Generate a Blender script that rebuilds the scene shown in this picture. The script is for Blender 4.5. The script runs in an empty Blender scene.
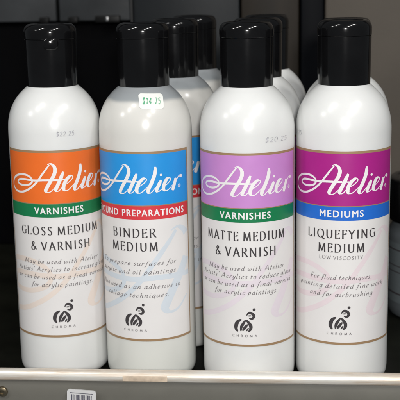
import bpy, bmesh, math, random
from mathutils import Matrix, Vector
random.seed(7)
S = bpy.context.scene
C = S.collection
PI = math.pi
R_ = math.radians

# ------------------------------------------------------------------ camera
cam_d = bpy.data.cameras.new('camera'); cam = bpy.data.objects.new('camera', cam_d); C.objects.link(cam)
cam_d.sensor_width = 36.0
cam_d.lens = 91.06
cam_d.clip_start = 0.02; cam_d.clip_end = 50
fw = Vector((-0.0835, 0.9740, -0.2104)).normalized()
ri = Vector((0.9965, 0.0815, -0.0182)); ri = (ri - fw*ri.dot(fw)).normalized()
up = ri.cross(fw)
cam.matrix_world = Matrix(((ri.x, up.x, -fw.x, 0.0), (ri.y, up.y, -fw.y, -0.6),
                           (ri.z, up.z, -fw.z, 0.2385), (0, 0, 0, 1)))
cam_d.dof.use_dof = True
cam_d.dof.focus_distance = 0.575
cam_d.dof.aperture_fstop = 20
S.camera = cam

# ------------------------------------------------------------------ world, lamps, exposure
W = bpy.data.worlds.new('World'); S.world = W; W.use_nodes = True
bg = W.node_tree.nodes['Background']
bg.inputs['Color'].default_value = (0.88, 0.95, 1.0, 1); bg.inputs['Strength'].default_value = 0.115

def lamp(name, az, el, dist, size, power, col, target=(-0.02, 0.0, 0.16), sy=None):
    d = bpy.data.lights.new(name, 'AREA'); d.shape = 'RECTANGLE'
    d.size = size; d.size_y = sy or size; d.energy = power; d.color = col
    o = bpy.data.objects.new(name, d); C.objects.link(o)
    a, e = R_(az), R_(el)
    v = Vector((math.sin(a)*math.cos(e), -math.cos(a)*math.cos(e), math.sin(e)))
    o.location = Vector(target) + v*dist
    o.rotation_euler = v.to_track_quat('Z', 'Y').to_euler()
    return o

WARM = (1.0, 0.985, 0.955)
# shop ceiling fixtures in two rows and the camera flash beside the lens
lamp('ceiling_lamp', -57, 25, 2.4, 0.15, 5.5, WARM)
lamp('ceiling_lamp', -42, 38, 2.2, 0.10, 4.5, WARM, sy=0.22)
lamp('ceiling_lamp', -34, 50, 2.0, 0.14, 5.5, WARM)
lamp('ceiling_lamp', 17, 30, 2.2, 0.14, 6.0, WARM)
lamp('ceiling_lamp', 31, 40, 2.1, 0.11, 7.0, WARM, sy=0.34)
lamp('ceiling_lamp', 50, 48, 2.0, 0.14, 7.0, WARM)
lamp('camera_flash', 3, 12.5, 0.80, 0.045, 3.3, (1.0, 0.98, 0.96), target=(0.0, 0.0, 0.13))

S.view_settings.view_transform = 'Standard'
S.view_settings.look = 'None'
S.view_settings.exposure = 0.0
S.view_settings.gamma = 1.0
S.view_settings.use_curve_mapping = False
S.render.engine = 'CYCLES'

# ------------------------------------------------------------------ materials
def mat(name, col, rough=0.5, metal=0.0, spec=0.5, var=0.0, vscale=40.0, bump=0.0, bscale=200.0, sss=0.0, rvar=0.0, stretch=(1, 1, 1)):
    m = bpy.data.materials.new(name); m.use_nodes = True
    nt = m.node_tree; b = nt.nodes['Principled BSDF']
    b.inputs['Base Color'].default_value = (*col, 1)
    b.inputs['Roughness'].default_value = rough
    b.inputs['Metallic'].default_value = metal
    b.inputs['Specular IOR Level'].default_value = spec
    if sss:
        b.inputs['Subsurface Weight'].default_value = sss
        b.inputs['Subsurface Radius'].default_value = (1.0, 0.9, 0.8)
        b.inputs['Subsurface Scale'].default_value = 0.004
    tc = nt.nodes.new('ShaderNodeTexCoord'); mp = nt.nodes.new('ShaderNodeMapping')
    mp.inputs['Scale'].default_value = stretch
    nt.links.new(tc.outputs['Object'], mp.inputs['Vector'])
    if var:
        n = nt.nodes.new('ShaderNodeTexNoise'); n.inputs['Scale'].default_value = vscale; n.inputs['Detail'].default_value = 5
        r = nt.nodes.new('ShaderNodeValToRGB')
        r.color_ramp.elements[0].position = 0.3; r.color_ramp.elements[1].position = 0.7
        r.color_ramp.elements[0].color = (*[c*(1-var) for c in col], 1)
        r.color_ramp.elements[1].color = (*[min(1, c*(1+var)) for c in col], 1)
        nt.links.new(mp.outputs['Vector'], n.inputs['Vector'])
        nt.links.new(n.outputs['Fac'], r.inputs['Fac']); nt.links.new(r.outputs['Color'], b.inputs['Base Color'])
        if rvar:
            mr = nt.nodes.new('ShaderNodeMapRange')
            mr.inputs['To Min'].default_value = max(0.02, rough-rvar); mr.inputs['To Max'].default_value = rough+rvar
            nt.links.new(n.outputs['Fac'], mr.inputs['Value']); nt.links.new(mr.outputs['Result'], b.inputs['Roughness'])
    if bump:
        n2 = nt.nodes.new('ShaderNodeTexNoise'); n2.inputs['Scale'].default_value = bscale; n2.inputs['Detail'].default_value = 3
        bp = nt.nodes.new('ShaderNodeBump'); bp.inputs['Strength'].default_value = bump; bp.inputs['Distance'].default_value = 0.0006
        nt.links.new(mp.outputs['Vector'], n2.inputs['Vector'])
        nt.links.new(n2.outputs['Fac'], bp.inputs['Height']); nt.links.new(bp.outputs['Normal'], b.inputs['Normal'])
    return m

def plain(name, col, rough=0.42, spec=0.4, var=0.02, vscale=120):
    return mat(name, col, rough, 0, spec, var, vscale)

M = {}
M['white_plastic'] = mat('white_plastic', (0.765, 0.772, 0.762), 0.25, 0, 0.5, 0.015, 60, 0.10, 90, 0.25)
M['cap'] = mat('black_plastic', (0.005, 0.005, 0.0055), 0.12, 0, 0.38, 0.2, 60, 0.08, 140, 0, 0.04)
M['paper'] = mat('label_paper', (0.785, 0.765, 0.755), 0.40, 0, 0.4, 0.02, 50, 0.05, 300)
M['tan'] = plain('label_border_print', (0.34, 0.22, 0.12))
M['ink'] = plain('black_ink', (0.055, 0.049, 0.052))
M['small_ink'] = plain('grey_ink', (0.19, 0.175, 0.18))
M['faint_ink'] = mat('stamp_ink', (0.46, 0.46, 0.49), 0.4, 0, 0.4, 0.45, 900)
M['white_print'] = plain('white_print', (0.86, 0.84, 0.84))
M['orange'] = plain('orange_print', (0.84, 0.16, 0.022))
M['sky'] = plain('sky_blue_print', (0.022, 0.30, 0.74))
M['lilac'] = plain('lilac_print', (0.57, 0.25, 0.61))
M['magenta'] = plain('magenta_print', (0.40, 0.016, 0.235))
M['green'] = plain('green_print', (0.008, 0.20, 0.072))
M['red'] = plain('red_print', (0.68, 0.045, 0.058))
M['royal'] = plain('royal_blue_print', (0.018, 0.15, 0.62))
M['ghost_orange'] = plain('pale_orange_print', (0.80, 0.70, 0.63))
M['ghost_blue'] = plain('pale_blue_print', (0.65, 0.71, 0.77))
M['ghost_lilac'] = plain('pale_lilac_print', (0.775, 0.70, 0.755))
M['ghost_pink'] = plain('pale_pink_print', (0.785, 0.68, 0.71))
M['sticker'] = plain('sticker_paper', (0.84, 0.85, 0.81), 0.5, 0.3)
M['green_pen'] = plain('green_pen', (0.12, 0.42, 0.24))
M['trim'] = mat('brushed_metal_trim', (0.90, 0.82, 0.70), 0.42, 0.25, 0.5, 0.12, 30, 0.12, 60, 0, 0.10, (1, 8, 8))
def mottled_trim():  # noise blends tan and off-white, stretched along the edge
    m = mat('mottled_metal_trim', (0.9, 0.85, 0.76), 0.36, 0.45, 0.5, 0, 1, 0.15, 60, 0, 0, (1, 8, 8))
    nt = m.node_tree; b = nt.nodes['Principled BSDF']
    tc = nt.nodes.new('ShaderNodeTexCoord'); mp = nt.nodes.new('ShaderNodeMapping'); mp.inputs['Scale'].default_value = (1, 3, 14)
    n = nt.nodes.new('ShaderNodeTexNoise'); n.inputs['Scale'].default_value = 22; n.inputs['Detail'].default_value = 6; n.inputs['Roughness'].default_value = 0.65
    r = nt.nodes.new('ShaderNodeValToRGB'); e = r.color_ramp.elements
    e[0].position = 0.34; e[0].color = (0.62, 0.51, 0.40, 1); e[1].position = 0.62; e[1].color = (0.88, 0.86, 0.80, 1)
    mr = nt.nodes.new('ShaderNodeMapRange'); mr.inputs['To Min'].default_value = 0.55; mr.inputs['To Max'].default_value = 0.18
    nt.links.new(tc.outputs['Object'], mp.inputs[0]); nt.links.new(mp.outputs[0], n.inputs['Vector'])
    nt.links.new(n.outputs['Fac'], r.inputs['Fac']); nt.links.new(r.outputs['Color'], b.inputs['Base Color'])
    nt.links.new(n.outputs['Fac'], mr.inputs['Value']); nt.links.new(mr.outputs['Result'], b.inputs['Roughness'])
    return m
M['trim'] = mottled_trim()
M['patch'] = mat('tan_patch', (0.58, 0.47, 0.36), 0.4, 0, 0.4, 0.25, 160)
M['rail'] = mat('grey_rail_paint', (0.135, 0.130, 0.112), 0.5, 0.0, 0.35, 0.12, 25, 0.05, 400)
M['floor_black'] = mat('shelf_black', (0.007, 0.0075, 0.005), 0.5, 0, 0.15, 0.4, 30, 0.1, 200)
M['door'] = mat('charcoal_door', (0.036, 0.039, 0.042), 0.38, 0, 0.4, 0.35, 14, 0.15, 120, 0, 0.06)
M['void'] = mat('black_board', (0.0018, 0.0018, 0.0022), 0.7, 0, 0.03, 0.3, 15, 0.1, 150)
M['slate'] = mat('slate_panel', (0.0085, 0.0105, 0.0125), 0.45, 0, 0.25, 0.2, 10, 0.1, 150)
M['brown'] = mat('dark_brown_panel', (0.0135, 0.0095, 0.0055), 0.5, 0, 0.25, 0.3, 12, 0.1, 150, 0, 0, (6, 6, 1))
M['taupe'] = mat('taupe_panel', (0.090, 0.077, 0.063), 0.6, 0, 0.3, 0.10, 14, 0.15, 350)
M['post'] = mat('blue_black_post', (0.003, 0.0035, 0.005), 0.5, 0, 0.08, 0.2, 20)
M['bracket'] = mat('dark_bracket', (0.003, 0.003, 0.003), 0.4, 0, 0.2, 0.2, 80)
M['strip'] = mat('dull_strip', (0.10, 0.10, 0.10), 0.5, 0.3, 0.4, 0.2, 40)
M['glint'] = mat('steel', (0.5, 0.5, 0.5), 0.25, 1.0, 0.5, 0.1, 80)
M['jar'] = mat('grey_jar_plastic', (0.12, 0.135, 0.145), 0.35, 0, 0.5, 0.06, 40, 0.05, 90)
M['jar_label'] = plain('jar_label_print', (0.15, 0.175, 0.185))
M['jar_line'] = plain('jar_line_print', (0.06, 0.05, 0.055))
M['tag_paper'] = plain('tag_card', (0.62, 0.62, 0.62), 0.45, 0.4)
M['tag_ink'] = plain('tag_ink', (0.10, 0.10, 0.13))
M['screw'] = mat('worn_brass_screw', (0.30, 0.25, 0.17), 0.35, 1.0, 0.5, 0.4, 300)

# milky translucent bottle: the empty neck above the liquid reads greyer than the filled body
def milky():
    m = mat('milky_plastic', (0.705, 0.695, 0.66), 0.22, 0, 0.5, 0.0, 40, 0.10, 90, 0.25)
    nt = m.node_tree; b = nt.nodes['Principled BSDF']
    tc = nt.nodes.new('ShaderNodeTexCoord'); sp = nt.nodes.new('ShaderNodeSeparateXYZ')
    nz = nt.nodes.new('ShaderNodeTexNoise'); nz.inputs['Scale'].default_value = 60
    ad = nt.nodes.new('ShaderNodeMath'); ad.operation = 'MULTIPLY_ADD'; ad.inputs[1].default_value = 0.002
    rp = nt.nodes.new('ShaderNodeValToRGB'); e = rp.color_ramp.elements
    mr = nt.nodes.new('ShaderNodeMapRange'); mr.inputs['From Min'].default_value = 0.0; mr.inputs['From Max'].default_value = 0.2
    e[0].position = 0.0; e[0].color = (0.68, 0.70, 0.665, 1)
    e[1].position = 0.14; e[1].color = (0.70, 0.705, 0.67, 1)
    for p, c in ((0.16, (0.705, 0.695, 0.66)), (0.858, (0.705, 0.695, 0.66)), (0.868, (0.33, 0.355, 0.37)), (1.0, (0.25, 0.245, 0.26))):
        q = e.new(p); q.color = (*c, 1)
    nt.links.new(tc.outputs['Object'], sp.inputs[0]); nt.links.new(tc.outputs['Object'], nz.inputs['Vector'])
    nt.links.new(nz.outputs['Fac'], ad.inputs[0]); nt.links.new(sp.outputs['Z'], ad.inputs[2])
    nt.links.new(ad.outputs[0], mr.inputs['Value']); nt.links.new(mr.outputs['Result'], rp.inputs['Fac'])
    nt.links.new(rp.outputs['Color'], b.inputs['Base Color'])
    return m
M['milky'] = milky()

# ------------------------------------------------------------------ object helpers
def thing(name, label, cat, loc=(0, 0, 0), rz=0, group=None):
    o = bpy.data.objects.new(name, None); C.objects.link(o); o.empty_display_size = 0.01
    o.location = loc; o.rotation_euler = (0, 0, rz)
    o['label'] = label; o['category'] = cat
    if group: o['group'] = group
    return o

def link(name, me, parent=None, mats=()):
    for m in mats: me.materials.append(m)
    o = bpy.data.objects.new(name, me); C.objects.link(o)
    if parent: o.parent = parent
    return o

def mesh(name, verts, faces, idx=None, smooth=False):
    me = bpy.data.meshes.new(name); me.from_pydata(verts, [], faces)
    if idx: me.polygons.foreach_set('material_index', idx)
    if smooth: me.polygons.foreach_set('use_smooth', [True]*len(me.polygons))
    me.update(); return me

def lathe(name, prof, seg=96, sharp=32):
    v = []; f = []
    n = len(prof)
    for (r, z) in prof:
        for k in range(seg):
            a = 2*PI*k/seg; v.append((r*math.cos(a), r*math.sin(a), z))
    for i in range(n-1):
        for k in range(seg):
            a, b = i*seg+k, i*seg+(k+1) % seg
            f.append((a, b, b+seg, a+seg))
    f.append(tuple(reversed(range(seg)))); f.append(tuple(range((n-1)*seg, n*seg)))
    me = mesh(name, v, f, smooth=True)
    me.set_sharp_from_angle(angle=R_(sharp))
    return me

def box_bm(bm, x0, x1, y0, y1, z0, z1, bev=0.0):
    r = bmesh.ops.create_cube(bm, size=1.0)
    vs = r['verts']
    for v in vs:
        v.co = Vector((x0+(v.co.x+.5)*(x1-x0), y0+(v.co.y+.5)*(y1-y0), z0+(v.co.z+.5)*(z1-z0)))
    if bev:
        es = list({e for v in vs for e in v.link_edges})
        bmesh.ops.bevel(bm, geom=es, offset=bev, segments=3, affect='EDGES', profile=0.5)

def box(name, dims, m, parent=None, bev=0.0):
    bm = bmesh.new(); box_bm(bm, *dims, bev)
    me = bpy.data.meshes.new(name); bm.to_mesh(me); bm.free()
    me.polygons.foreach_set('use_smooth', [True]*len(me.polygons)); me.set_sharp_from_angle(angle=R_(40))
    return link(name, me, parent, [m])

def dup(root, loc, rz, label):
    r = root.copy(); C.objects.link(r); r.location = loc; r.rotation_euler = (0, 0, rz); r['label'] = label
    for ch in root.children:
        c = ch.copy(); C.objects.link(c); c.parent = r
        for g in ch.children:
            d = g.copy(); C.objects.link(d); d.parent = c
    return r

# ------------------------------------------------------------------ lettering: broad-nib stroke font
def arc(cx, cy, rx, ry, a0, a1, n=14):
    return [(cx+rx*math.cos(R_(a0+(a1-a0)*i/n)), cy+ry*math.sin(R_(a0+(a1-a0)*i/n))) for i in range(n+1)]
def line(*p):
    out = []
    for i in range(len(p)-1):
        (x0, y0), (x1, y1) = p[i], p[i+1]
        for k in range(6):
            t = k/6; out.append((x0+(x1-x0)*t, y0+(y1-y0)*t))
    out.append(p[-1]); return out
def spline(p, n=8):
    out = []
    q = [p[0]]+list(p)+[p[-1]]
    for i in range(1, len(q)-2):
        p0, p1, p2, p3 = q[i-1], q[i], q[i+1], q[i+2]
        for k in range(n):
            t = k/n
            out.append(tuple(0.5*((2*p1[j])+(-p0[j]+p2[j])*t+(2*p0[j]-5*p1[j]+4*p2[j]-p3[j])*t*t+(-p0[j]+3*p1[j]-3*p2[j]+p3[j])*t**3) for j in (0, 1)))
    out.append(p[-1]); return out

CAPS = {  # advance, strokes; height 1
 'A': (.78, [line((.06, 0), (.38, 1)), line((.38, 1), (.72, 0)), line((.18, .34), (.59, .34))]),
 'B': (.62, [line((.1, 0), (.1, 1)), line((.1, 1), (.3, 1))+arc(.3, .76, .2, .24, 90, -90), line((.1, .52), (.3, .52))+arc(.3, .26, .25, .26, 90, -90)+line((.3, 0), (.1, 0))]),
 'C': (.74, [arc(.45, .5, .38, .5, 48, 312, 24)]),
 'D': (.78, [line((.1, 0), (.1, 1)), line((.1, 1), (.3, 1))+arc(.3, .5, .4, .5, 90, -90, 20)+line((.3, 0), (.1, 0))]),
 'E': (.58, [line((.1, 0), (.1, 1)), line((.1, 1), (.5, 1)), line((.1, .52), (.44, .52)), line((.1, 0), (.52, 0))]),
 'F': (.54, [line((.1, 0), (.1, 1)), line((.1, 1), (.5, 1)), line((.1, .5), (.43, .5))]),
 'G': (.80, [arc(.45, .5, .38, .5, 48, 320, 24), line((.72, .04), (.72, .42)), line((.52, .42), (.76, .42))]),
 'H': (.80, [line((.1, 0), (.1, 1)), line((.68, 0), (.68, 1)), line((.1, .52), (.68, .52))]),
 'I': (.30, [line((.14, 0), (.14, 1))]),
 'L': (.54, [line((.1, 0), (.1, 1)), line((.1, 0), (.5, 0))]),
 'M': (.98, [line((.12, 0), (.16, 1)), line((.16, 1), (.48, .06)), line((.48, .06), (.80, 1)), line((.80, 1), (.86, 0))]),
 'N': (.84, [line((.1, 0), (.1, 1)), line((.1, 1), (.70, 0)), line((.70, 0), (.70, 1))]),
 'O': (.90, [arc(.44, .5, .38, .5, 90, 450, 32)]),
 'P': (.60, [line((.1, 0), (.1, 1)), line((.1, 1), (.3, 1))+arc(.3, .73, .23, .27, 90, -90)+line((.3, .46), (.1, .46))]),
 'Q': (.90, [arc(.44, .5, .38, .5, 90, 450, 32), line((.48, .2), (.86, -.16))]),
 'R': (.68, [line((.1, 0), (.1, 1)), line((.1, 1), (.3, 1))+arc(.3, .75, .22, .25, 90, -90)+line((.3, .5), (.1, .5)), line((.3, .5), (.64, 0))]),
 'S': (.58, [spline([(.48, .86), (.36, .98), (.2, .96), (.11, .78), (.2, .6), (.38, .46), (.48, .28), (.40, .06), (.22, 0), (.07, .14)])]),
 'T': (.64, [line((.31, 0), (.31, 1)), line((.02, 1), (.60, 1))]),
 'U': (.78, [line((.1, 1), (.1, .36))+arc(.38, .36, .28, .36, 180, 360, 18)+line((.66, .36), (.66, 1))]),
 'V': (.74, [line((.04, 1), (.36, 0)), line((.36, 0), (.68, 1))]),
 'W': (1.05, [line((.04, 1), (.30, 0)), line((.30, 0), (.52, .9)), line((.52, .9), (.76, 0)), line((.76, 0), (1.0, 1))]),
 'Y': (.68, [line((.02, 1), (.33, .48)), line((.64, 1), (.33, .48)), line((.33, .48), (.33, 0))]),
 '&': (.82, [spline([(.76, .06), (.5, .3), (.26, .62), (.20, .82), (.30, .98), (.44, .9), (.42, .74), (.24, .54), (.09, .34), (.10, .1), (.28, -.01), (.48, .1), (.66, .44)])]),
 '0': (.62, [arc(.3, .5, .22, .5, 90, 450, 24)]),
 '1': (.4, [line((.06, .8), (.2, 1)), line((.2, 1), (.2, 0))]),
 '2': (.6, [spline([(.08, .78), (.2, .98), (.40, .94), (.46, .72), (.34, .42), (.08, .02)]), line((.08, .02), (.52, .02))]),
 '4': (.62, [line((.40, 0), (.40, 1)), line((.40, 1), (.06, .3)), line((.06, .3), (.56, .3))]),
 '5': (.6, [line((.46, .98), (.14, .98)), line((.14, .98), (.12, .56)), spline([(.12, .56), (.34, .62), (.48, .36), (.36, .04), (.08, .06)])]),
 '7': (.56, [line((.06, .98), (.48, .98)), line((.48, .98), (.2, 0))]),
 '$': (.6, [spline([(.48, .84), (.36, .96), (.2, .94), (.12, .76), (.2, .6), (.38, .44), (.46, .28), (.38, .08), (.22, .02), (.08, .14)]), line((.29, -.1), (.29, 1.1))]),
 '.': (.3, [line((.12, .0), (.16, .05))]),
}
LOW = {  # italic minuscules; x-height .56 (shear is applied later)
 'a': (.52, [spline([(.42, .46), (.28, .56), (.12, .42), (.07, .18), (.16, .0), (.30, .10), (.42, .40)]), spline([(.44, .56), (.40, .2), (.43, .02), (.54, .12)])]),
 'b': (.48, [spline([(.10, 1), (.09, .5), (.10, .1), (.22, 0), (.38, .16), (.40, .42), (.28, .55), (.10, .3)])]),
 'c': (.42, [spline([(.38, .46), (.26, .56), (.10, .38), (.08, .14), (.2, 0), (.38, .14)])]),
 'd': (.52, [spline([(.42, .46), (.28, .56), (.12, .42), (.07, .18), (.16, 0), (.30, .10), (.42, .40)]), spline([(.44, 1), (.41, .3), (.43, .02), (.54, .12)])]),
 'e': (.42, [spline([(.09, .26), (.28, .32), (.36, .44), (.26, .56), (.10, .40), (.08, .14), (.2, 0), (.38, .14)])]),
 'f': (.36, [spline([(.44, .92), (.34, 1.0), (.24, .8), (.18, .3), (.12, -.2), (.0, -.3)]), line((.06, .54), (.36, .54))]),
 'g': (.48, [spline([(.40, .46), (.26, .56), (.10, .42), (.07, .2), (.16, .04), (.30, .12), (.42, .44)]), spline([(.43, .56), (.40, .1), (.34, -.26), (.16, -.34), (.03, -.22)])]),
 'h': (.52, [line((.10, 1), (.08, 0)), spline([(.09, .2), (.24, .52), (.38, .5), (.38, .2), (.40, .02), (.52, .10)])]),
 'i': (.26, [spline([(.10, .54), (.09, .2), (.13, .02), (.24, .12)]), line((.12, .78), (.15, .83))]),
 'k': (.48, [line((.10, 1), (.08, 0)), spline([(.09, .24), (.26, .38), (.38, .54)]), spline([(.16, .28), (.28, .2), (.34, .02), (.48, .1)])]),
 'l': (.26, [spline([(.11, 1), (.09, .2), (.13, .02), (.24, .12)])]),
 'm': (.78, [line((.08, .54), (.07, 0)), spline([(.08, .2), (.2, .52), (.34, .5), (.33, .0)]), spline([(.34, .2), (.48, .52), (.62, .5), (.61, .2), (.64, .02), (.76, .12)])]),
 'n': (.52, [line((.08, .54), (.07, 0)), spline([(.08, .2), (.24, .52), (.38, .5), (.38, .2), (.40, .02), (.52, .10)])]),
 'o': (.46, [arc(.24, .28, .17, .28, 90, 450, 18)]),
 'p': (.48, [line((.10, .56), (.07, -.32)), spline([(.10, .3), (.26, .55), (.40, .42), (.38, .16), (.22, 0), (.09, .1)])]),
 'q': (.50, [spline([(.42, .46), (.28, .56), (.12, .42), (.07, .18), (.16, 0), (.30, .10), (.42, .40)]), line((.44, .56), (.40, -.32))]),
 'r': (.38, [line((.09, .54), (.07, 0)), spline([(.08, .2), (.2, .48), (.36, .52)])]),
 's': (.36, [spline([(.32, .46), (.22, .56), (.10, .46), (.16, .32), (.28, .2), (.24, .02), (.06, .06)])]),
 't': (.32, [spline([(.14, .82), (.11, .3), (.14, .02), (.28, .12)]), line((.02, .54), (.30, .54))]),
 'u': (.52, [spline([(.08, .54), (.07, .16), (.16, 0), (.30, .1), (.42, .4)]), spline([(.43, .54), (.40, .2), (.43, .02), (.54, .12)])]),
 'v': (.44, [spline([(.06, .54), (.12, .3), (.16, .0)]), spline([(.16, 0), (.34, .26), (.38, .54)])]),
 'w': (.66, [spline([(.06, .54), (.10, .2), (.16, 0)]), spline([(.16, 0), (.30, .26), (.34, .54)]), spline([(.34, .54), (.36, .2), (.40, 0)]), spline([(.40, 0), (.56, .26), (.60, .54)])]),
 'y': (.46, [spline([(.08, .54), (.09, .16), (.18, .02), (.30, .14), (.40, .44)]), spline([(.42, .54), (.36, .06), (.24, -.26), (.04, -.3)])]),
 ',': (.24, [spline([(.14, .06), (.12, -.06), (.04, -.16)])]),
 '.': (.24, [line((.10, .0), (.14, .06))]),
 "'": (.2, [line((.12, 1.0), (.08, .8))]),
}
def glyph(ch):
    return LOW.get(ch) or CAPS.get(ch)

def ribbon(pts, wfun):
    """outline pairs (left, right) along a polyline; wfun(direction angle, t) -> width"""
    out = []; n = len(pts)
    clean = [pts[0]]
    for p in pts[1:]:
        if math.hypot(p[0]-clean[-1][0], p[1]-clean[-1][1]) > 1e-5: clean.append(p)
    pts = clean; n = len(pts)
    if n < 2: return out
    for i in range(n):
        a = pts[max(0, i-1)]; b = pts[min(n-1, i+1)]
        dx, dy = b[0]-a[0], b[1]-a[1]; L = math.hypot(dx, dy) or 1e-9
        w = wfun(math.atan2(dy, dx), i/(n-1))*0.5
        nx, ny = -dy/L*w, dx/L*w
        out.append(((pts[i][0]+nx, pts[i][1]+ny), (pts[i][0]-nx, pts[i][1]-ny)))
    return out

def nib(thick, thin, ang=18, flare=0.0):
    a = R_(ang)
    def f(d, t):
        w = thin+(thick-thin)*abs(math.sin(d-a))
        if flare:
            e = min(t, 1-t); w *= 1+flare*max(0, 1-e/0.18)
        return w
    return f

def text_ribbons(s, h, cu, base, width=None, shear=0.0, wf=None, caps=None, track=0.06, serif=0.0, flat=0.0):
    """ribbons in label millimetres: cap height h, centred on cu, baseline base"""
    x = 0; strokes = []; tracked = 0
    for ch in s:
        if ch == ' ': x += 0.36; continue
        adv, st = (CAPS.get(ch) if caps else glyph(ch)) or glyph(ch)
        for q in st: strokes.append([(x+px+shear*py, py) for px, py in q])
        x += adv+track
    x -= track
    sx = (width/(x*h)) if width else 1.0
    res = []
    if serif:
        extra = []
        for q in strokes:
            for (e, f) in ((q[0], q[2]), (q[-1], q[-3])):
                steep = abs(e[1]-f[1]) > 1.2*abs(e[0]-f[0])
                if steep and (abs(e[1]) < .02 or abs(e[1]-1) < .02) and len(q) < 9:
                    y = min(max(e[1], .02), .98)
                    extra.append([(e[0]-serif, y), (e[0], y), (e[0]+serif, y)])
                elif not steep and len(q) < 9 and e is q[-1]:
                    s0 = -1 if e[1] > .7 else 1
                    extra.append([(e[0], e[1]-.01), (e[0]+.01, e[1]+s0*.08), (e[0]+.015, e[1]+s0*.15)])
        strokes += extra
    for q in strokes:
        if flat:
            q = [(px, py if py < 0 or py > 1 else flat/2+py*(1-flat)) for px, py in q]
            if len(q) < 9:
                for (i, j) in ((0, 1), (-1, -2)):
                    e, g = q[i], q[j]; L = math.hypot(e[0]-g[0], e[1]-g[1])
                    if abs(e[1]-g[1]) > .5*L and (abs(e[1]-flat/2) < .01 or abs(e[1]-1+flat/2) < .01):
                        k = flat*1.6/L
                        q[i] = (e[0]+(e[0]-g[0])*k, e[1]+(e[1]-g[1])*k)
        pts = [((px-x/2)*h*sx+cu, py*h+base) for px, py in q]
        rb = ribbon(pts, lambda d, t: wf(d, t)*h)
        if flat:
            lo, hi = (base, base+h) if min(p[1] for p in pts) > base-.15*h else (base-h, base+h)
            rb = [tuple((u, min(max(v, lo), hi)) for u, v in pr) for pr in rb]
        res.append(rb)
    return res

BR = 0.028   # bottle radius
class Print:
    """quads printed on the bottle's cylinder; u, v in millimetres"""
    def __init__(s, layer): s.v = []; s.f = []; s.i = []; s.eps = layer; s.k = 0
    def pt(s, u, v, e):
        r = BR+e; a = u/28.0
        s.v.append((r*math.sin(a), -r*math.cos(a), v/1000.0)); return len(s.v)-1
    def rib(s, ribs, mi=0, ulim=37.0):
        for rb in ribs:
            s.k += 1; e = s.eps+s.k % 12*4e-6
            prev = None
            m = max([1]+[math.ceil(math.hypot(l[0]-r[0], l[1]-r[1])/0.8) for l, r in rb])
            for (l, r) in rb:
                if abs(l[0]) > ulim or abs(r[0]) > ulim: prev = None; continue
                row = [s.pt(l[0]+(r[0]-l[0])*j/m, l[1]+(r[1]-l[1])*j/m, e) for j in range(m+1)]
                if prev:
                    for j in range(m): s.f.append((prev[j], prev[j+1], row[j+1], row[j])); s.i.append(mi)
                prev = row
    def rect(s, u0, u1, v0, v1, mi=0, e=0.0, n=72):
        prev = None
        for k in range(n+1):
            u = u0+(u1-u0)*k/n
            a, b = s.pt(u, v0, s.eps+e), s.pt(u, v1, s.eps+e)
            if prev: s.f.append((prev[0], a, b, prev[1])); s.i.append(mi)
            prev = (a, b)
    def blob(s, cu, cv, r, mi=0, n=14):
        s.k += 1; e = s.eps+s.k % 12*4e-6
        c = s.pt(cu, cv, e); ring = [s.pt(cu+r*math.cos(2*PI*k/n), cv+r*math.sin(2*PI*k/n), e) for k in range(n)]
        for k in range(n): s.f.append((c, ring[k], ring[(k+1) % n])); s.i.append(mi)
    def build(s, name, mats, parent):
        me = mesh(name, s.v, s.f, s.i)
        bm = bmesh.new(); bm.from_mesh(me)
        for f in bm.faces:                                  # make every printed face look outwards
            c = f.calc_center_median()
            if f.normal.x*c.x+f.normal.y*c.y < 0: f.normal_flip()
        bm.to_mesh(me); bm.free()
        me.polygons.foreach_set('use_smooth', [True]*len(me.polygons))
        return link(name, me, parent, mats)

# the flourished script word, drawn stroke by stroke (millimetres round the bottle, height)
SCRIPT = {
 'hair': [(-4.4, 134.9), (-6.9, 131.7), (-9.55, 128.3), (-12.7, 124.2), (-17.2, 120.4), (-23.2, 117.8), (-29.2, 117.9), (-32.6, 120.6), (-31.6, 124.9), (-26.6, 127.8), (-20.8, 128.5), (-16.95, 127.3), (-15.5, 125.2), (-16.9, 123.1), (-20.8, 122.0), (-25.0, 122.2), (-27.2, 123.6), (-25.0, 125.3), (-20.8, 125.6), (-14.3, 125.3), (-8.0, 125.6), (0.1, 125.6)],
 'stem': [(-5.6, 134.9), (-3.9, 135.5), (-1.95, 134.2), (-1.15, 131.8), (-2.0, 128.6), (-4.4, 124.5), (-6.6, 120.8), (-7.2, 119.1), (-6.1, 118.2), (-4.1, 118.8), (-1.8, 121.1)],
 't': [(3.57, 130.4), (1.5, 125.6), (-0.6, 121.3), (-1.25, 119.7), (-0.6, 118.8), (0.9, 119.3), (2.95, 121.7)],
 'bar': [(-0.4, 125.6), (4.4, 125.6)],
 'e': [(3.3, 121.8), (6.9, 124.1), (9.0, 126.2), (8.75, 127.5), (7.2, 127.3), (4.9, 125.0), (3.35, 121.5), (3.75, 119.2), (5.6, 119.0), (8.1, 120.9), (10.2, 123.0)],
 'l': [(14.5, 134.2), (14.0, 129.8), (11.9, 124.4), (10.1, 120.7), (10.3, 118.9), (11.8, 119.1), (14.3, 121.9)],
 'i': [(17.7, 126.1), (15.9, 122.6), (14.9, 120.5), (15.5, 119.3), (17.3, 120.1), (19.5, 121.9)],
 'e2': [(19.2, 121.7), (22.3, 124.1), (23.8, 125.9), (23.1, 127.0), (21.3, 126.4), (19.6, 123.5), (19.1, 120.8), (20.4, 119.5), (22.6, 120.3), (25.0, 122.6)],
 'r': [(27.6, 126.4), (26.3, 122.8), (24.9, 119.2)],
 'r2': [(25.9, 121.9), (28.0, 125.3), (29.8, 127.3), (31.2, 127.6), (31.2, 126.2)],
}
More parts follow.
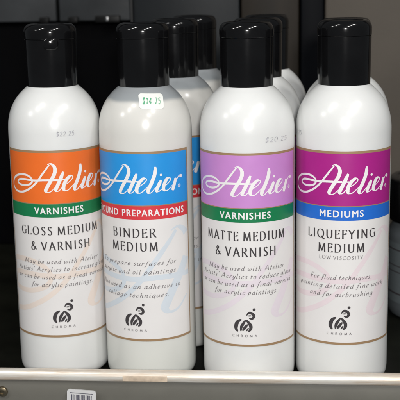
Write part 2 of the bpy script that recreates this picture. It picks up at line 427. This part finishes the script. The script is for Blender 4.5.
def script_ribbons(scale=1.0, ox=-3.5, oy=135.0, keys=None, thick=2.15, thin=0.55, ax=-3.5, ay=135.0):
    res = []
    for k, p in SCRIPT.items():
        if keys and k not in keys: continue
        q = [(ox+(x-ax)*scale, oy+(y-ay)*scale) for x, y in spline(p, 10)]
        if k == 'hair':
            f = lambda d, t: scale*thick*(0.40+0.16*abs(math.sin(d-R_(100))))*(1-0.35*max(0, 1-t/0.06))
        elif k == 'bar':
            f = lambda d, t: scale*thick*0.34
        else:
            f = lambda d, t: scale*(thin+(thick-thin)*max(0.0, -math.sin(d-R_(-12)))**0.9)*(1-0.5*max(0, 1-t/0.10)-0.5*max(0, (t-0.9)/0.10))
        res.append(ribbon(q, f))
    return res

EMB = {
 'c1': ([(-2.6, 44.6), (-4.6, 43.2), (-5.6, 41.0), (-5.7, 38.8), (-4.7, 37.0)], 2.3),
 'm1': ([(-0.1, 44.4), (-1.6, 42.0), (-2.7, 39.8), (-3.0, 37.3)], 1.75),
 'm2': ([(-0.1, 44.4), (1.4, 42.7), (2.6, 40.6), (2.5, 38.6), (1.3, 37.0)], 2.0),
 'm3': ([(0.9, 41.6), (-0.7, 39.5), (-2.0, 37.6)], 1.7),
 'm4': ([(1.4, 39.4), (0.1, 37.4)], 0.95),
 'u1': ([(0.3, 47.0), (1.6, 48.7), (3.6, 48.1), (4.4, 46.4), (3.3, 45.0), (1.7, 45.4)], 1.7),
 'u2': ([(1.1, 46.8), (3.0, 46.9)], 0.7),
}

def sans_text(p, txt, h, cu, base, width, bold=0.0, space=1.22, mi=0):
    """Blender's own sans face, wrapped round the bottle"""
    cd = bpy.data.curves.new('band_text', 'FONT'); cd.body = txt; cd.size = 1.0; cd.offset = bold
    cd.space_character = space; cd.resolution_u = 6; cd.fill_mode = 'FRONT'
    o = bpy.data.objects.new('band_text', cd); C.objects.link(o)
    dg = bpy.context.evaluated_depsgraph_get(); me = bpy.data.meshes.new_from_object(o.evaluated_get(dg))
    xs = [v.co.x for v in me.vertices]; ys = [v.co.y for v in me.vertices]
    x0, x1, y0, y1 = min(xs), max(xs), min(ys), max(ys)
    for k, (du, dv) in enumerate(((0, 0), (.15, 0), (-.15, 0), (.08, .06), (-.08, -.06))):   # heavy weight: over-struck type
        off = len(p.v)
        for v in me.vertices:
            p.pt(cu+((v.co.x-x0)/(x1-x0)-.5)*width+du, base+(v.co.y-y0)/(y1-y0)*h+dv, p.eps+k*5e-6)
        for f in me.polygons: p.f.append(tuple(i+off for i in f.vertices)); p.i.append(mi)
    bpy.data.objects.remove(o); bpy.data.meshes.remove(me); bpy.data.curves.remove(cd)

def make_label(parent, kind):
    """paper label, its print and its lettering; kind is a dict of words and colours"""
    L = Print(0.00012)
    L.rect(-38.2, 38.2, 27.6, 143.3, 0)
    L.rect(-38.2, 38.2, 27.6, 29.0, 1, 3e-5); L.rect(-38.2, 38.2, 141.9, 143.3, 1, 3e-5)
    L.rect(-38.2, -37.3, 29.0, 141.9, 1, 3e-5, 3); L.rect(37.3, 38.2, 29.0, 141.9, 1, 3e-5, 3)
    g = Print(0.00016)
    gr = script_ribbons(3.0, 29.5, 95.5, ('hair', 'stem'), thick=1.9, thin=0.5)
    g.rib(gr, 2, 37.2)
    off = len(L.v); L.v += g.v; L.f += [tuple(i+off for i in f) for f in g.f]; L.i += g.i
    lab = L.build('label', [M['paper'], M['tan'], M[kind['ghost']]], parent)
    if kind.get('label_note'): lab['label'] = kind['label_note']
    p = Print(0.00017); p.rect(-37.3, 37.3, 111.4, 141.9); p.rect(-37.3, 37.3, 110.9, 111.4, 1)
    p.build('colour_panel', [M[kind['panel']], M['tan']], lab)
    p = Print(0.00018); p.rect(-37.3, 37.3, 102.9, 110.9); p.build('category_band', [M[kind['band']]], lab)
    p = Print(0.00024); p.rib(script_ribbons())
    p.blob(17.7, 129.2, 0.75)
    p.build('script_lettering', [M['white_print']], lab)
    p = Print(0.00024)
    p.rib([ribbon(arc(30.0, 121.5, 0.9, 0.9, 0, 360, 16), lambda d, t: 0.3)])
    p.rib(text_ribbons('R', 0.9, 30.05, 121.05, wf=nib(.2, .15)))
    p.build('registered_mark', [M['white_print']], lab)
    p = Print(0.00024)
    w, word = kind['band_text']
    p.eps = 0.00028; sans_text(p, word, 4.0, 0.0, 104.9, w)
    p.build('band_lettering', [M['white_print']], lab)
    p = Print(0.00024)
    for (t, h, w, v) in kind['title']:
        p.rib(text_ribbons(t, h, 0.0, v, w, 0, nib(.150, .042, 12), True, .25, .09, .045))
    p.build('product_lettering', [M['ink']], lab)
    p = Print(0.00024)
    for (t, h, w, v) in kind['small']:
        caps = t.isupper()
        p.rib(text_ribbons(t, h, 0.0, v, w, 0.0 if caps else 0.24, nib(.135, .05, 28), caps, .2 if caps else .15))
    p.build('small_print', [M['small_ink']], lab)
    p = Print(0.00024)
    for k, (pts, w) in EMB.items():
        pts = spline([(x*1.04+0.3, y) for x, y in pts], 8)
        p.rib([ribbon(pts, lambda d, t, w=w: w*(0.18+0.82*math.sin(PI*min(max(t, .02), .98))**0.7))])
    p.blob(5.0, 50.6, 0.85)
    p.build('emblem', [M['ink']], lab)
    p = Print(0.00024)
    p.rib(text_ribbons('CHROMA', 1.35, -0.6, 33.8, 14.5, 0, nib(.2, .09, 15), True, .75))
    p.build('maker_lettering', [M['small_ink']], lab)
    return lab

# bottle profiles (metres)
BODY = [(0.0, 0.0012), (0.018, 0.0012), (0.0205, 0.0), (0.0238, 0.0), (0.0256, 0.0006), (0.0270, 0.0020), (0.0277, 0.0040), (0.028, 0.0070),
        (0.028, 0.03), (0.028, 0.06), (0.028, 0.10), (0.028, 0.14), (0.028, 0.152)]
SH = [(.028, .152), (.02795, .1545), (.0277, .1575), (.0272, .1605), (.02635, .1638), (.0251, .167), (.0234, .1702), (.0212, .1732), (.0189, .1757), (.0170, .1774), (.0152, .1790)]
def shoulder(z):
    z /= 1000
    for (r0, z0), (r1, z1) in zip(SH, SH[1:]):
        if z0 <= z <= z1: return r0+(r1-r0)*(z-z0)/(z1-z0)
    return 0.028
BODY += spline(SH, 5)[1:]+[(0.0138, 0.1795), (0.0138, 0.190), (0.002, 0.190)]
body_mesh = lathe('bottle_body', BODY, 128)
CAP = [(0.0141, 0.1782), (0.0146, 0.1779), (0.01515, 0.1782), (0.01525, 0.1792), (0.0154, 0.190), (0.01555, 0.2040), (0.01555, 0.2068)]
LID = [(0.0150, 0.2068), (0.0154, 0.2069), (0.01565, 0.2072), (0.01575, 0.2090)]+[(0.01575-0.0040*(1-math.cos(t)), 0.2110+0.0049*math.sin(t)) for t in [PI/2*k/9 for k in range(10)]]+[(0.0110, 0.21575), (0.0103, 0.2152), (0.0097, 0.2147), (0.0088, 0.2144), (0.004, 0.2146), (0.0005, 0.2147)]
cap_mesh = lathe('cap', [(0.0120, 0.1790)]+CAP+[(0.0130, 0.2068)], 96)
lid_mesh = lathe('cap_lid', LID, 96)

body_meshes = {}
def make_bottle(label, loc, rz, kind, body):
    t = thing('plastic_bottle', label, 'bottle', loc, rz, 'bottles standing on the shelf')
    if body not in body_meshes:
        m = body_mesh if not body_meshes else body_mesh.copy()
        m.materials.clear(); m.materials.append(M[body]); body_meshes[body] = m
    link('bottle_body', body_meshes[body], t)
    if not cap_mesh.materials: cap_mesh.materials.append(M['cap'])
    if not lid_mesh.materials: lid_mesh.materials.append(M['cap'])
    c = link('cap', cap_mesh, t); link('cap_lid', lid_mesh, c)
    make_label(t, kind)
    return t

GLOSS = dict(panel='orange', band='green', ghost='ghost_orange', band_text=(30, 'VARNISHES'),
    title=[('GLOSS MEDIUM', 5.3, 52, 92.0), ('& VARNISH', 5.3, 37.5, 82.6)],
    small=[('May be used with Atelier', 2.95, 50, 74.2), ("Artists' Acrylics to increase gloss", 2.95, 63, 69.4), ('or can be used as a final varnish', 2.95, 63, 64.6), ('for acrylic paintings.', 2.95, 40, 59.8)])
BINDER = dict(panel='sky', band='red', ghost='ghost_blue', band_text=(66, 'GROUND PREPARATIONS'),
    title=[('BINDER', 5.5, 27.5, 92.0), ('MEDIUM', 5.5, 29.5, 83.6)],
    small=[('To prepare surfaces for', 2.95, 52, 75.0), ('acrylic and oil paintings.', 2.95, 54, 69.6), ('Also used as an adhesive in', 2.95, 58, 60.6), ('collage techniques.', 2.95, 42, 55.2)])
MATTE = dict(panel='lilac', band='green', ghost='ghost_lilac', band_text=(30.5, 'VARNISHES'),
    title=[('MATTE MEDIUM', 5.5, 51, 92.0), ('& VARNISH', 5.5, 37.5, 82.6)],
    small=[('May be used with Atelier', 2.95, 50, 74.2), ("Artists' Acrylics to reduce gloss", 2.95, 63, 69.4), ('or can be used as a final varnish', 2.95, 63, 64.6), ('for acrylic paintings.', 2.95, 40, 59.8)])
LIQUE = dict(panel='magenta', band='royal', ghost='ghost_pink', band_text=(25.5, 'MEDIUMS'),
    title=[('LIQUEFYING', 5.3, 42, 92.2), ('MEDIUM', 5.3, 27.5, 83.9)],
    small=[('LOW VISCOSITY', 2.1, 26, 79.7), ('For fluid techniques,', 2.95, 38, 67.4), ('painting detailed fine work', 2.95, 56, 62.3), ('and for airbrushing', 2.95, 39, 57.2)])

b1 = make_bottle('white bottle with orange panel and green band, gloss medium lettering, farthest left', (-0.1406, 0.0063, 0), R_(13.5), GLOSS, 'white_plastic')
b2 = make_bottle('milky bottle with blue panel and red band, green price sticker under its cap', (-0.0838, 0.0010, 0), R_(-11.3), BINDER, 'milky')
b3 = make_bottle('white bottle with lilac panel and green band, matte medium lettering, in the front row', (-0.0221, -0.0063, 0), R_(-1.8), MATTE, 'white_plastic')
b4 = make_bottle('white bottle with magenta panel and blue band, liquefying medium lettering, in the front row', (0.0346, -0.0011, 0), R_(-4.4), LIQUE, 'white_plastic')
dup(b2, (-0.0713, 0.060, 0), R_(-21), 'milky bottle with blue panel and red band directly behind the bottle with the price sticker')
dup(b2, (-0.0635, 0.118, 0), R_(-20), 'farthest back milky bottle, two places behind the bottle with the price sticker')
dup(b3, (-0.0172, 0.051, 0), R_(15), 'white bottle directly behind the lilac matte medium bottle of the front row')
dup(b3, (-0.0125, 0.109, 0), R_(-12), 'farthest back white bottle, two places behind the lilac matte medium bottle')
low = dup(b4, (0.0387, 0.0555, 0), R_(8), 'white bottle half hidden behind the magenta liquefying medium bottle')
low.scale = (1, 1, 0.995)

# price stamps, the sticker and the flip tab belong to single bottles
def stamp(parent, txt, th_deg, v, w, m='faint_ink'):
    p = Print(0.00012)
    u = R_(th_deg)*28
    p.rib(text_ribbons(txt, 2.6, u, v, w, 0.1, nib(.17, .04, 20), True, .10), 0, 60)
    p.build('price_stamp', [M[m]], parent)
stamp(b1, '$22.25', 12.0, 151.6, 11)
stamp(b3, '$20.25', 41.0, 149.2, 16)
stamp(b4, '$20.25', -72.0, 150.6, 14)

def sticker(parent):
    a0, z0, hu, hv, tilt, rr = R_(29.5), 0.1716, 7.3, 5.3, R_(-3), 1.9
    zs = 0.0
    def pt(x, y, e):          # x, y in mm on the tilted sticker, laid on the shoulder
        xx = x*math.cos(tilt)-y*math.sin(tilt); yy = x*math.sin(tilt)+y*math.cos(tilt)
        z = z0*1000+yy*0.78
        r = shoulder(z)+e
        a = a0+xx/1000/r
        return (r*math.sin(a), -r*math.cos(a), z/1000+e*0.5)
    out = []
    for cx, cy, s in ((hu-rr, hv-rr, 0), (-hu+rr, hv-rr, 90), (-hu+rr, -hv+rr, 180), (hu-rr, -hv+rr, 270)):
        out += arc(cx, cy, rr, rr, s, s+90, 6)
    # densify long sides so the paper follows the shoulder
    dense = []
    for i in range(len(out)):
        p, q = out[i], out[(i+1) % len(out)]
        n = max(1, int(math.hypot(q[0]-p[0], q[1]-p[1])/1.0))
        for k in range(n): dense.append((p[0]+(q[0]-p[0])*k/n, p[1]+(q[1]-p[1])*k/n))
    v = []; f = []; n = len(dense); rings = 6
    for j in range(rings, 0, -1):
        for x, y in dense: v.append(pt(x*j/rings, y*j/rings, 0.0003))
    v.append(pt(0, 0, 0.0003))
    for x, y in dense: v.append(pt(x, y, -0.0001))
    for j in range(rings-1):
        for k in range(n):
            f.append((j*n+k, j*n+(k+1) % n, (j+1)*n+(k+1) % n, (j+1)*n+k))
    c = rings*n
    for k in range(n):
        f.append(((rings-1)*n+k, (rings-1)*n+(k+1) % n, c))
        f.append((k, c+1+k, c+1+(k+1) % n, (k+1) % n))
    me = mesh('price_sticker', v, f, smooth=True); me.set_sharp_from_angle(angle=R_(50))
    s = link('price_sticker', me, parent, [M['sticker']])
    v = []; f = []; kk = 0
    for rb in text_ribbons('$14.75', 4.2, 0.0, -1.9, 10.8, 0.14, lambda d, t: .10+.05*math.sin(9*t), True, .16):
        prev = None; kk += 1
        for l, r in rb:
            v.append(pt(*l, 0.00046+kk*5e-6)); v.append(pt(*r, 0.00046+kk*5e-6)); a = len(v)-2
            if prev is not None: f.append((prev, prev+1, a+1, a))
            prev = a
    link('price_lettering', mesh('price_lettering', v, f), s, [M['green_pen']])
sticker(b2)

def tab(parent):                      # flip-top thumb tab on the front of one cap
    cap = [c for c in parent.children if c.name.startswith('cap')][0]
    v = []; f = []
    n = 14; w = 0.0046; zz = [(0.0156, .2012), (0.01625, .2018), (0.0166, .2030), (0.0166, .2062), (0.0163, .2076), (0.0156, .2084)]
    for i in range(n+1):
        a = -w+2*w*i/n; th = a/0.0158; q = math.sqrt(max(0, 1-(abs(a)/w)**4))
        for r, z in zz:
            rr = 0.0154+(r-0.0154)*(0.25+0.75*q)
            v.append((rr*math.sin(th), -rr*math.cos(th), 0.2048+(z-0.2048)*(0.35+0.65*q)))
    m = len(zz)
    for i in range(n):
        for j in range(m-1): f.append((i*m+j, (i+1)*m+j, (i+1)*m+j+1, i*m+j+1))
    link('flip_tab', mesh('flip_tab', v, f, smooth=True), cap, [M['cap']])
tab(b1)

# ------------------------------------------------------------------ the shelf with its metal edge and price rail
shelf = thing('display_shelf', 'black shelf with bright metal front edge and grey price rail carrying all bottles', 'shelf', (-0.05, 0.12, 0))
def under(o, par):
    o.parent = par; o.matrix_parent_inverse = Matrix.Translation(par.location).inverted()
    return o
under(box('shelf_board', (-0.55, 0.45, -0.0385, 0.40, -0.012, 0.0), M['floor_black']), shelf)
def extrude_x(name, prof, x0, x1, m, n=40):
    k = len(prof); v = []; f = []
    for i in range(n+1):
        x = x0+(x1-x0)*i/n
        for (y, z) in prof: v.append((x, y, z))
    for i in range(n):
        for j in range(k):
            a, b = i*k+j, i*k+(j+1) % k
            f.append((a, a+k, b+k, b))
    f.append(tuple(range(k))); f.append(tuple(reversed(range(n*k, n*k+k))))
    me = mesh(name, v, f, smooth=True); me.set_sharp_from_angle(angle=R_(38))
    bm = bmesh.new(); bm.from_mesh(me); bmesh.ops.recalc_face_normals(bm, faces=bm.faces); bm.to_mesh(me); bm.free()
    return link(name, me, None, [m])
edge = [(-0.0388, 0.0008), (-0.0388, 0.0139), (-0.0392, 0.0145), (-0.0402, 0.01465), (-0.0412, 0.0143), (-0.0425, 0.0131), (-0.0432, 0.0121), (-0.0435, 0.0112), (-0.0436, 0.0092), (-0.0433, 0.0084), (-0.0425, 0.0079), (-0.0402, 0.0078), (-0.0402, 0.0008)]
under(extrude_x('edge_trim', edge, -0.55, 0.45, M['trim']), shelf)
under(extrude_x('tan_patch', [(-0.0436, 0.0086), (-0.0438, 0.0088), (-0.0438, 0.0112), (-0.0434, 0.0121), (-0.0432, 0.0120), (-0.0434, 0.0112)], -0.0955, -0.0690, M['patch'], 6), shelf)  # thin tan patch over the front face of the edge trim
rail = [(-0.0403, 0.0074), (-0.0403, -0.034), (-0.0440, -0.034), (-0.0446, -0.031), (-0.0424, -0.0295), (-0.0416, -0.002), (-0.0414, 0.0066), (-0.0410, 0.0074)]
under(extrude_x('price_rail', rail, -0.55, 0.45, M['rail']), shelf)
scr = lathe('screw', [(0.0, -0.0012), (0.0030, -0.0012), (0.0034, 0.0), (0.0030, 0.0008), (0.0018, 0.0013), (0.0012, 0.0013), (0.0010, 0.0007), (0.0002, 0.0007)], 24)
so = link('screw', scr, None, [M['screw']]); so.location = (-0.1690, -0.0425, 0.0005); so.rotation_euler = (PI/2, 0, 0)
under(so, shelf)

# price tag clipped to the rail
tagt = thing('price_tag', 'small white price tag with dark print on the grey rail under the shelf edge', 'price tag', (-0.1208, -0.0448, -0.009))
tagt.rotation_euler = (R_(-2), R_(2.5), R_(-3))
co = []
for cx, cz, s0 in ((0.0070, 0.0104, 0), (-0.0070, 0.0104, 90), (-0.0070, -0.0112, 180), (0.0070, -0.0112, 270)):
    co += arc(cx, cz, 0.0018, 0.0018, s0, s0+90, 6)
k = len(co)
link('card', mesh('card', [(x, y, z) for y in (-0.0005, 0.0005) for x, z in co], [tuple(range(k)), tuple(reversed(range(k, 2*k)))]+[(i, i+k, (i+1) % k+k, (i+1) % k) for i in range(k)]), tagt, [M['tag_paper']])
bm = bmesh.new()
x = -0.0062
for w in (5, 2, 3, 2, 6, 3, 2, 5, 2, 3, 6, 2, 4):
    if x > 0.0060: break
    box_bm(bm, x, x+w*0.00013, -0.0007, -0.00045, 0.0035, 0.0092); x += w*0.00013+0.00055
box_bm(bm, -0.0070, 0.0070, -0.0007, -0.00045, 0.0101, 0.0104)
me = bpy.data.meshes.new('tag_print'); bm.to_mesh(me); bm.free(); link('tag_print', me, tagt, [M['tag_ink']])

# ------------------------------------------------------------------ jar at the right
jar = thing('paint_jar', 'grey jar with black lid standing in shade at the far right edge', 'jar', (0.1110, 0.120, 0), R_(-20))
jp = [(0.0, 0.0), (0.031, 0.0), (0.0345, 0.0012), (0.0362, 0.0045), (0.0366, 0.008), (0.0366, 0.058), (0.036, 0.062), (0.0335, 0.0665), (0.033, 0.070), (0.033, 0.074), (0.001, 0.074)]
link('jar_body', lathe('jar_body', jp, 96), jar, [M['jar']])
v = []
lp = [(0.0335, 0.0700), (0.0362, 0.0702), (0.0368, 0.0712), (0.0368, 0.0975), (0.0362, 0.0992), (0.0345, 0.1003), (0.031, 0.1005), (0.030, 0.0998), (0.001, 0.0998)]
link('lid', lathe('lid', lp, 96), jar, [M['cap']])
v = []; f = []; ii = []
def band(r, z0, z1, a0, a1, mi, n=40):
    for k in range(n+1):
        a = R_(a0+(a1-a0)*k/n); v.append((r*math.sin(a), -r*math.cos(a), z0)); v.append((r*math.sin(a), -r*math.cos(a), z1))
        if k: q = len(v)-4; f.append((q, q+2, q+3, q+1)); ii.append(mi)
band(0.03675, 0.012, 0.0555, -85, 85, 0)
for z, t in ((0.0500, .0010), (0.0385, .0007), (0.0340, .0007), (0.0180, .0012)): band(0.0368, z, z+t, -78, 78, 1)
link('jar_label', mesh('jar_label', v, f, ii, True), jar, [M['jar_label'], M['jar_line']])

# ------------------------------------------------------------------ display unit behind the bottles
wall = box('back_wall', (-0.8, 0.7, 0.402, 0.42, -0.05, 0.75), M['void']); wall['kind'] = 'structure'

cab = thing('dark_cabinet', 'charcoal cabinet behind the bottles with two doors and small black catches', 'cabinet', (-0.25, 0.31, 0))
def cb(name, dims, m, bev=0.0, par=None):
    o = box(name, dims, m, None, bev); under(o, par or cab); return o
cb('carcass', (-0.55, -0.1355, 0.318, 0.335, 0.0, 0.46), M['void'])
d1 = cb('door', (-0.48, -0.2022, 0.300, 0.3165, 0.2065, 0.45), M['door'], 0.0012)
d2 = cb('door', (-0.1995, -0.1358, 0.300, 0.3165, 0.2065, 0.45), M['door'], 0.0012)
cb('lower_panel', (-0.48, -0.1358, 0.306, 0.3165, 0.001, 0.2035), M['void'], 0.0008)
def child(o, par):
    o.parent = par; return o
for xx, dd in ((-0.2125, d1), (-0.1864, d2)):
    child(box('catch', (xx-0.0042, xx+0.0042, 0.2945, 0.2999, 0.2052, 0.2106), M['bracket'], None, 0.0006), dd)
lt = child(box('catch', (-0.1665, -0.1445, 0.2940, 0.2999, 0.2052, 0.2112), M['bracket'], None, 0.0006), d2)
child(box('catch', (-0.1569, -0.1543, 0.2925, 0.2938, 0.2062, 0.2104), M['glint'], None, 0.0004), d2)

sl = thing('slate_panel', 'dark slate upright panel in the middle behind the bottles', 'panel', (-0.087, 0.31, 0))
under(box('board', (-0.1338, -0.0395, 0.303, 0.330, 0.001, 0.46), M['slate'], None, 0.001), sl)
under(box('edge_strip', (-0.1351, -0.1345, 0.2997, 0.330, 0.001, 0.46), M['strip'], None, 0.0002), sl)
br = thing('brown_panel', 'dark brown upright board between the slate panel and the black post', 'panel', (-0.013, 0.31, 0))
under(box('board', (-0.0380, 0.0125, 0.301, 0.330, 0.001, 0.46), M['brown'], None, 0.001), br)
po = thing('black_post', 'narrow blue black upright post beside the taupe panel', 'post', (0.024, 0.31, 0))
under(box('board', (0.0140, 0.0338, 0.296, 0.330, 0.001, 0.46), M['post'], None, 0.0015), po)
ta = thing('taupe_panel', 'plain taupe upright panel behind the rightmost bottles', 'panel', (0.2, 0.31, 0))
under(box('board', (0.0350, 0.45, 0.300, 0.330, 0.001, 0.46), M['taupe'], None, 0.0012), ta)
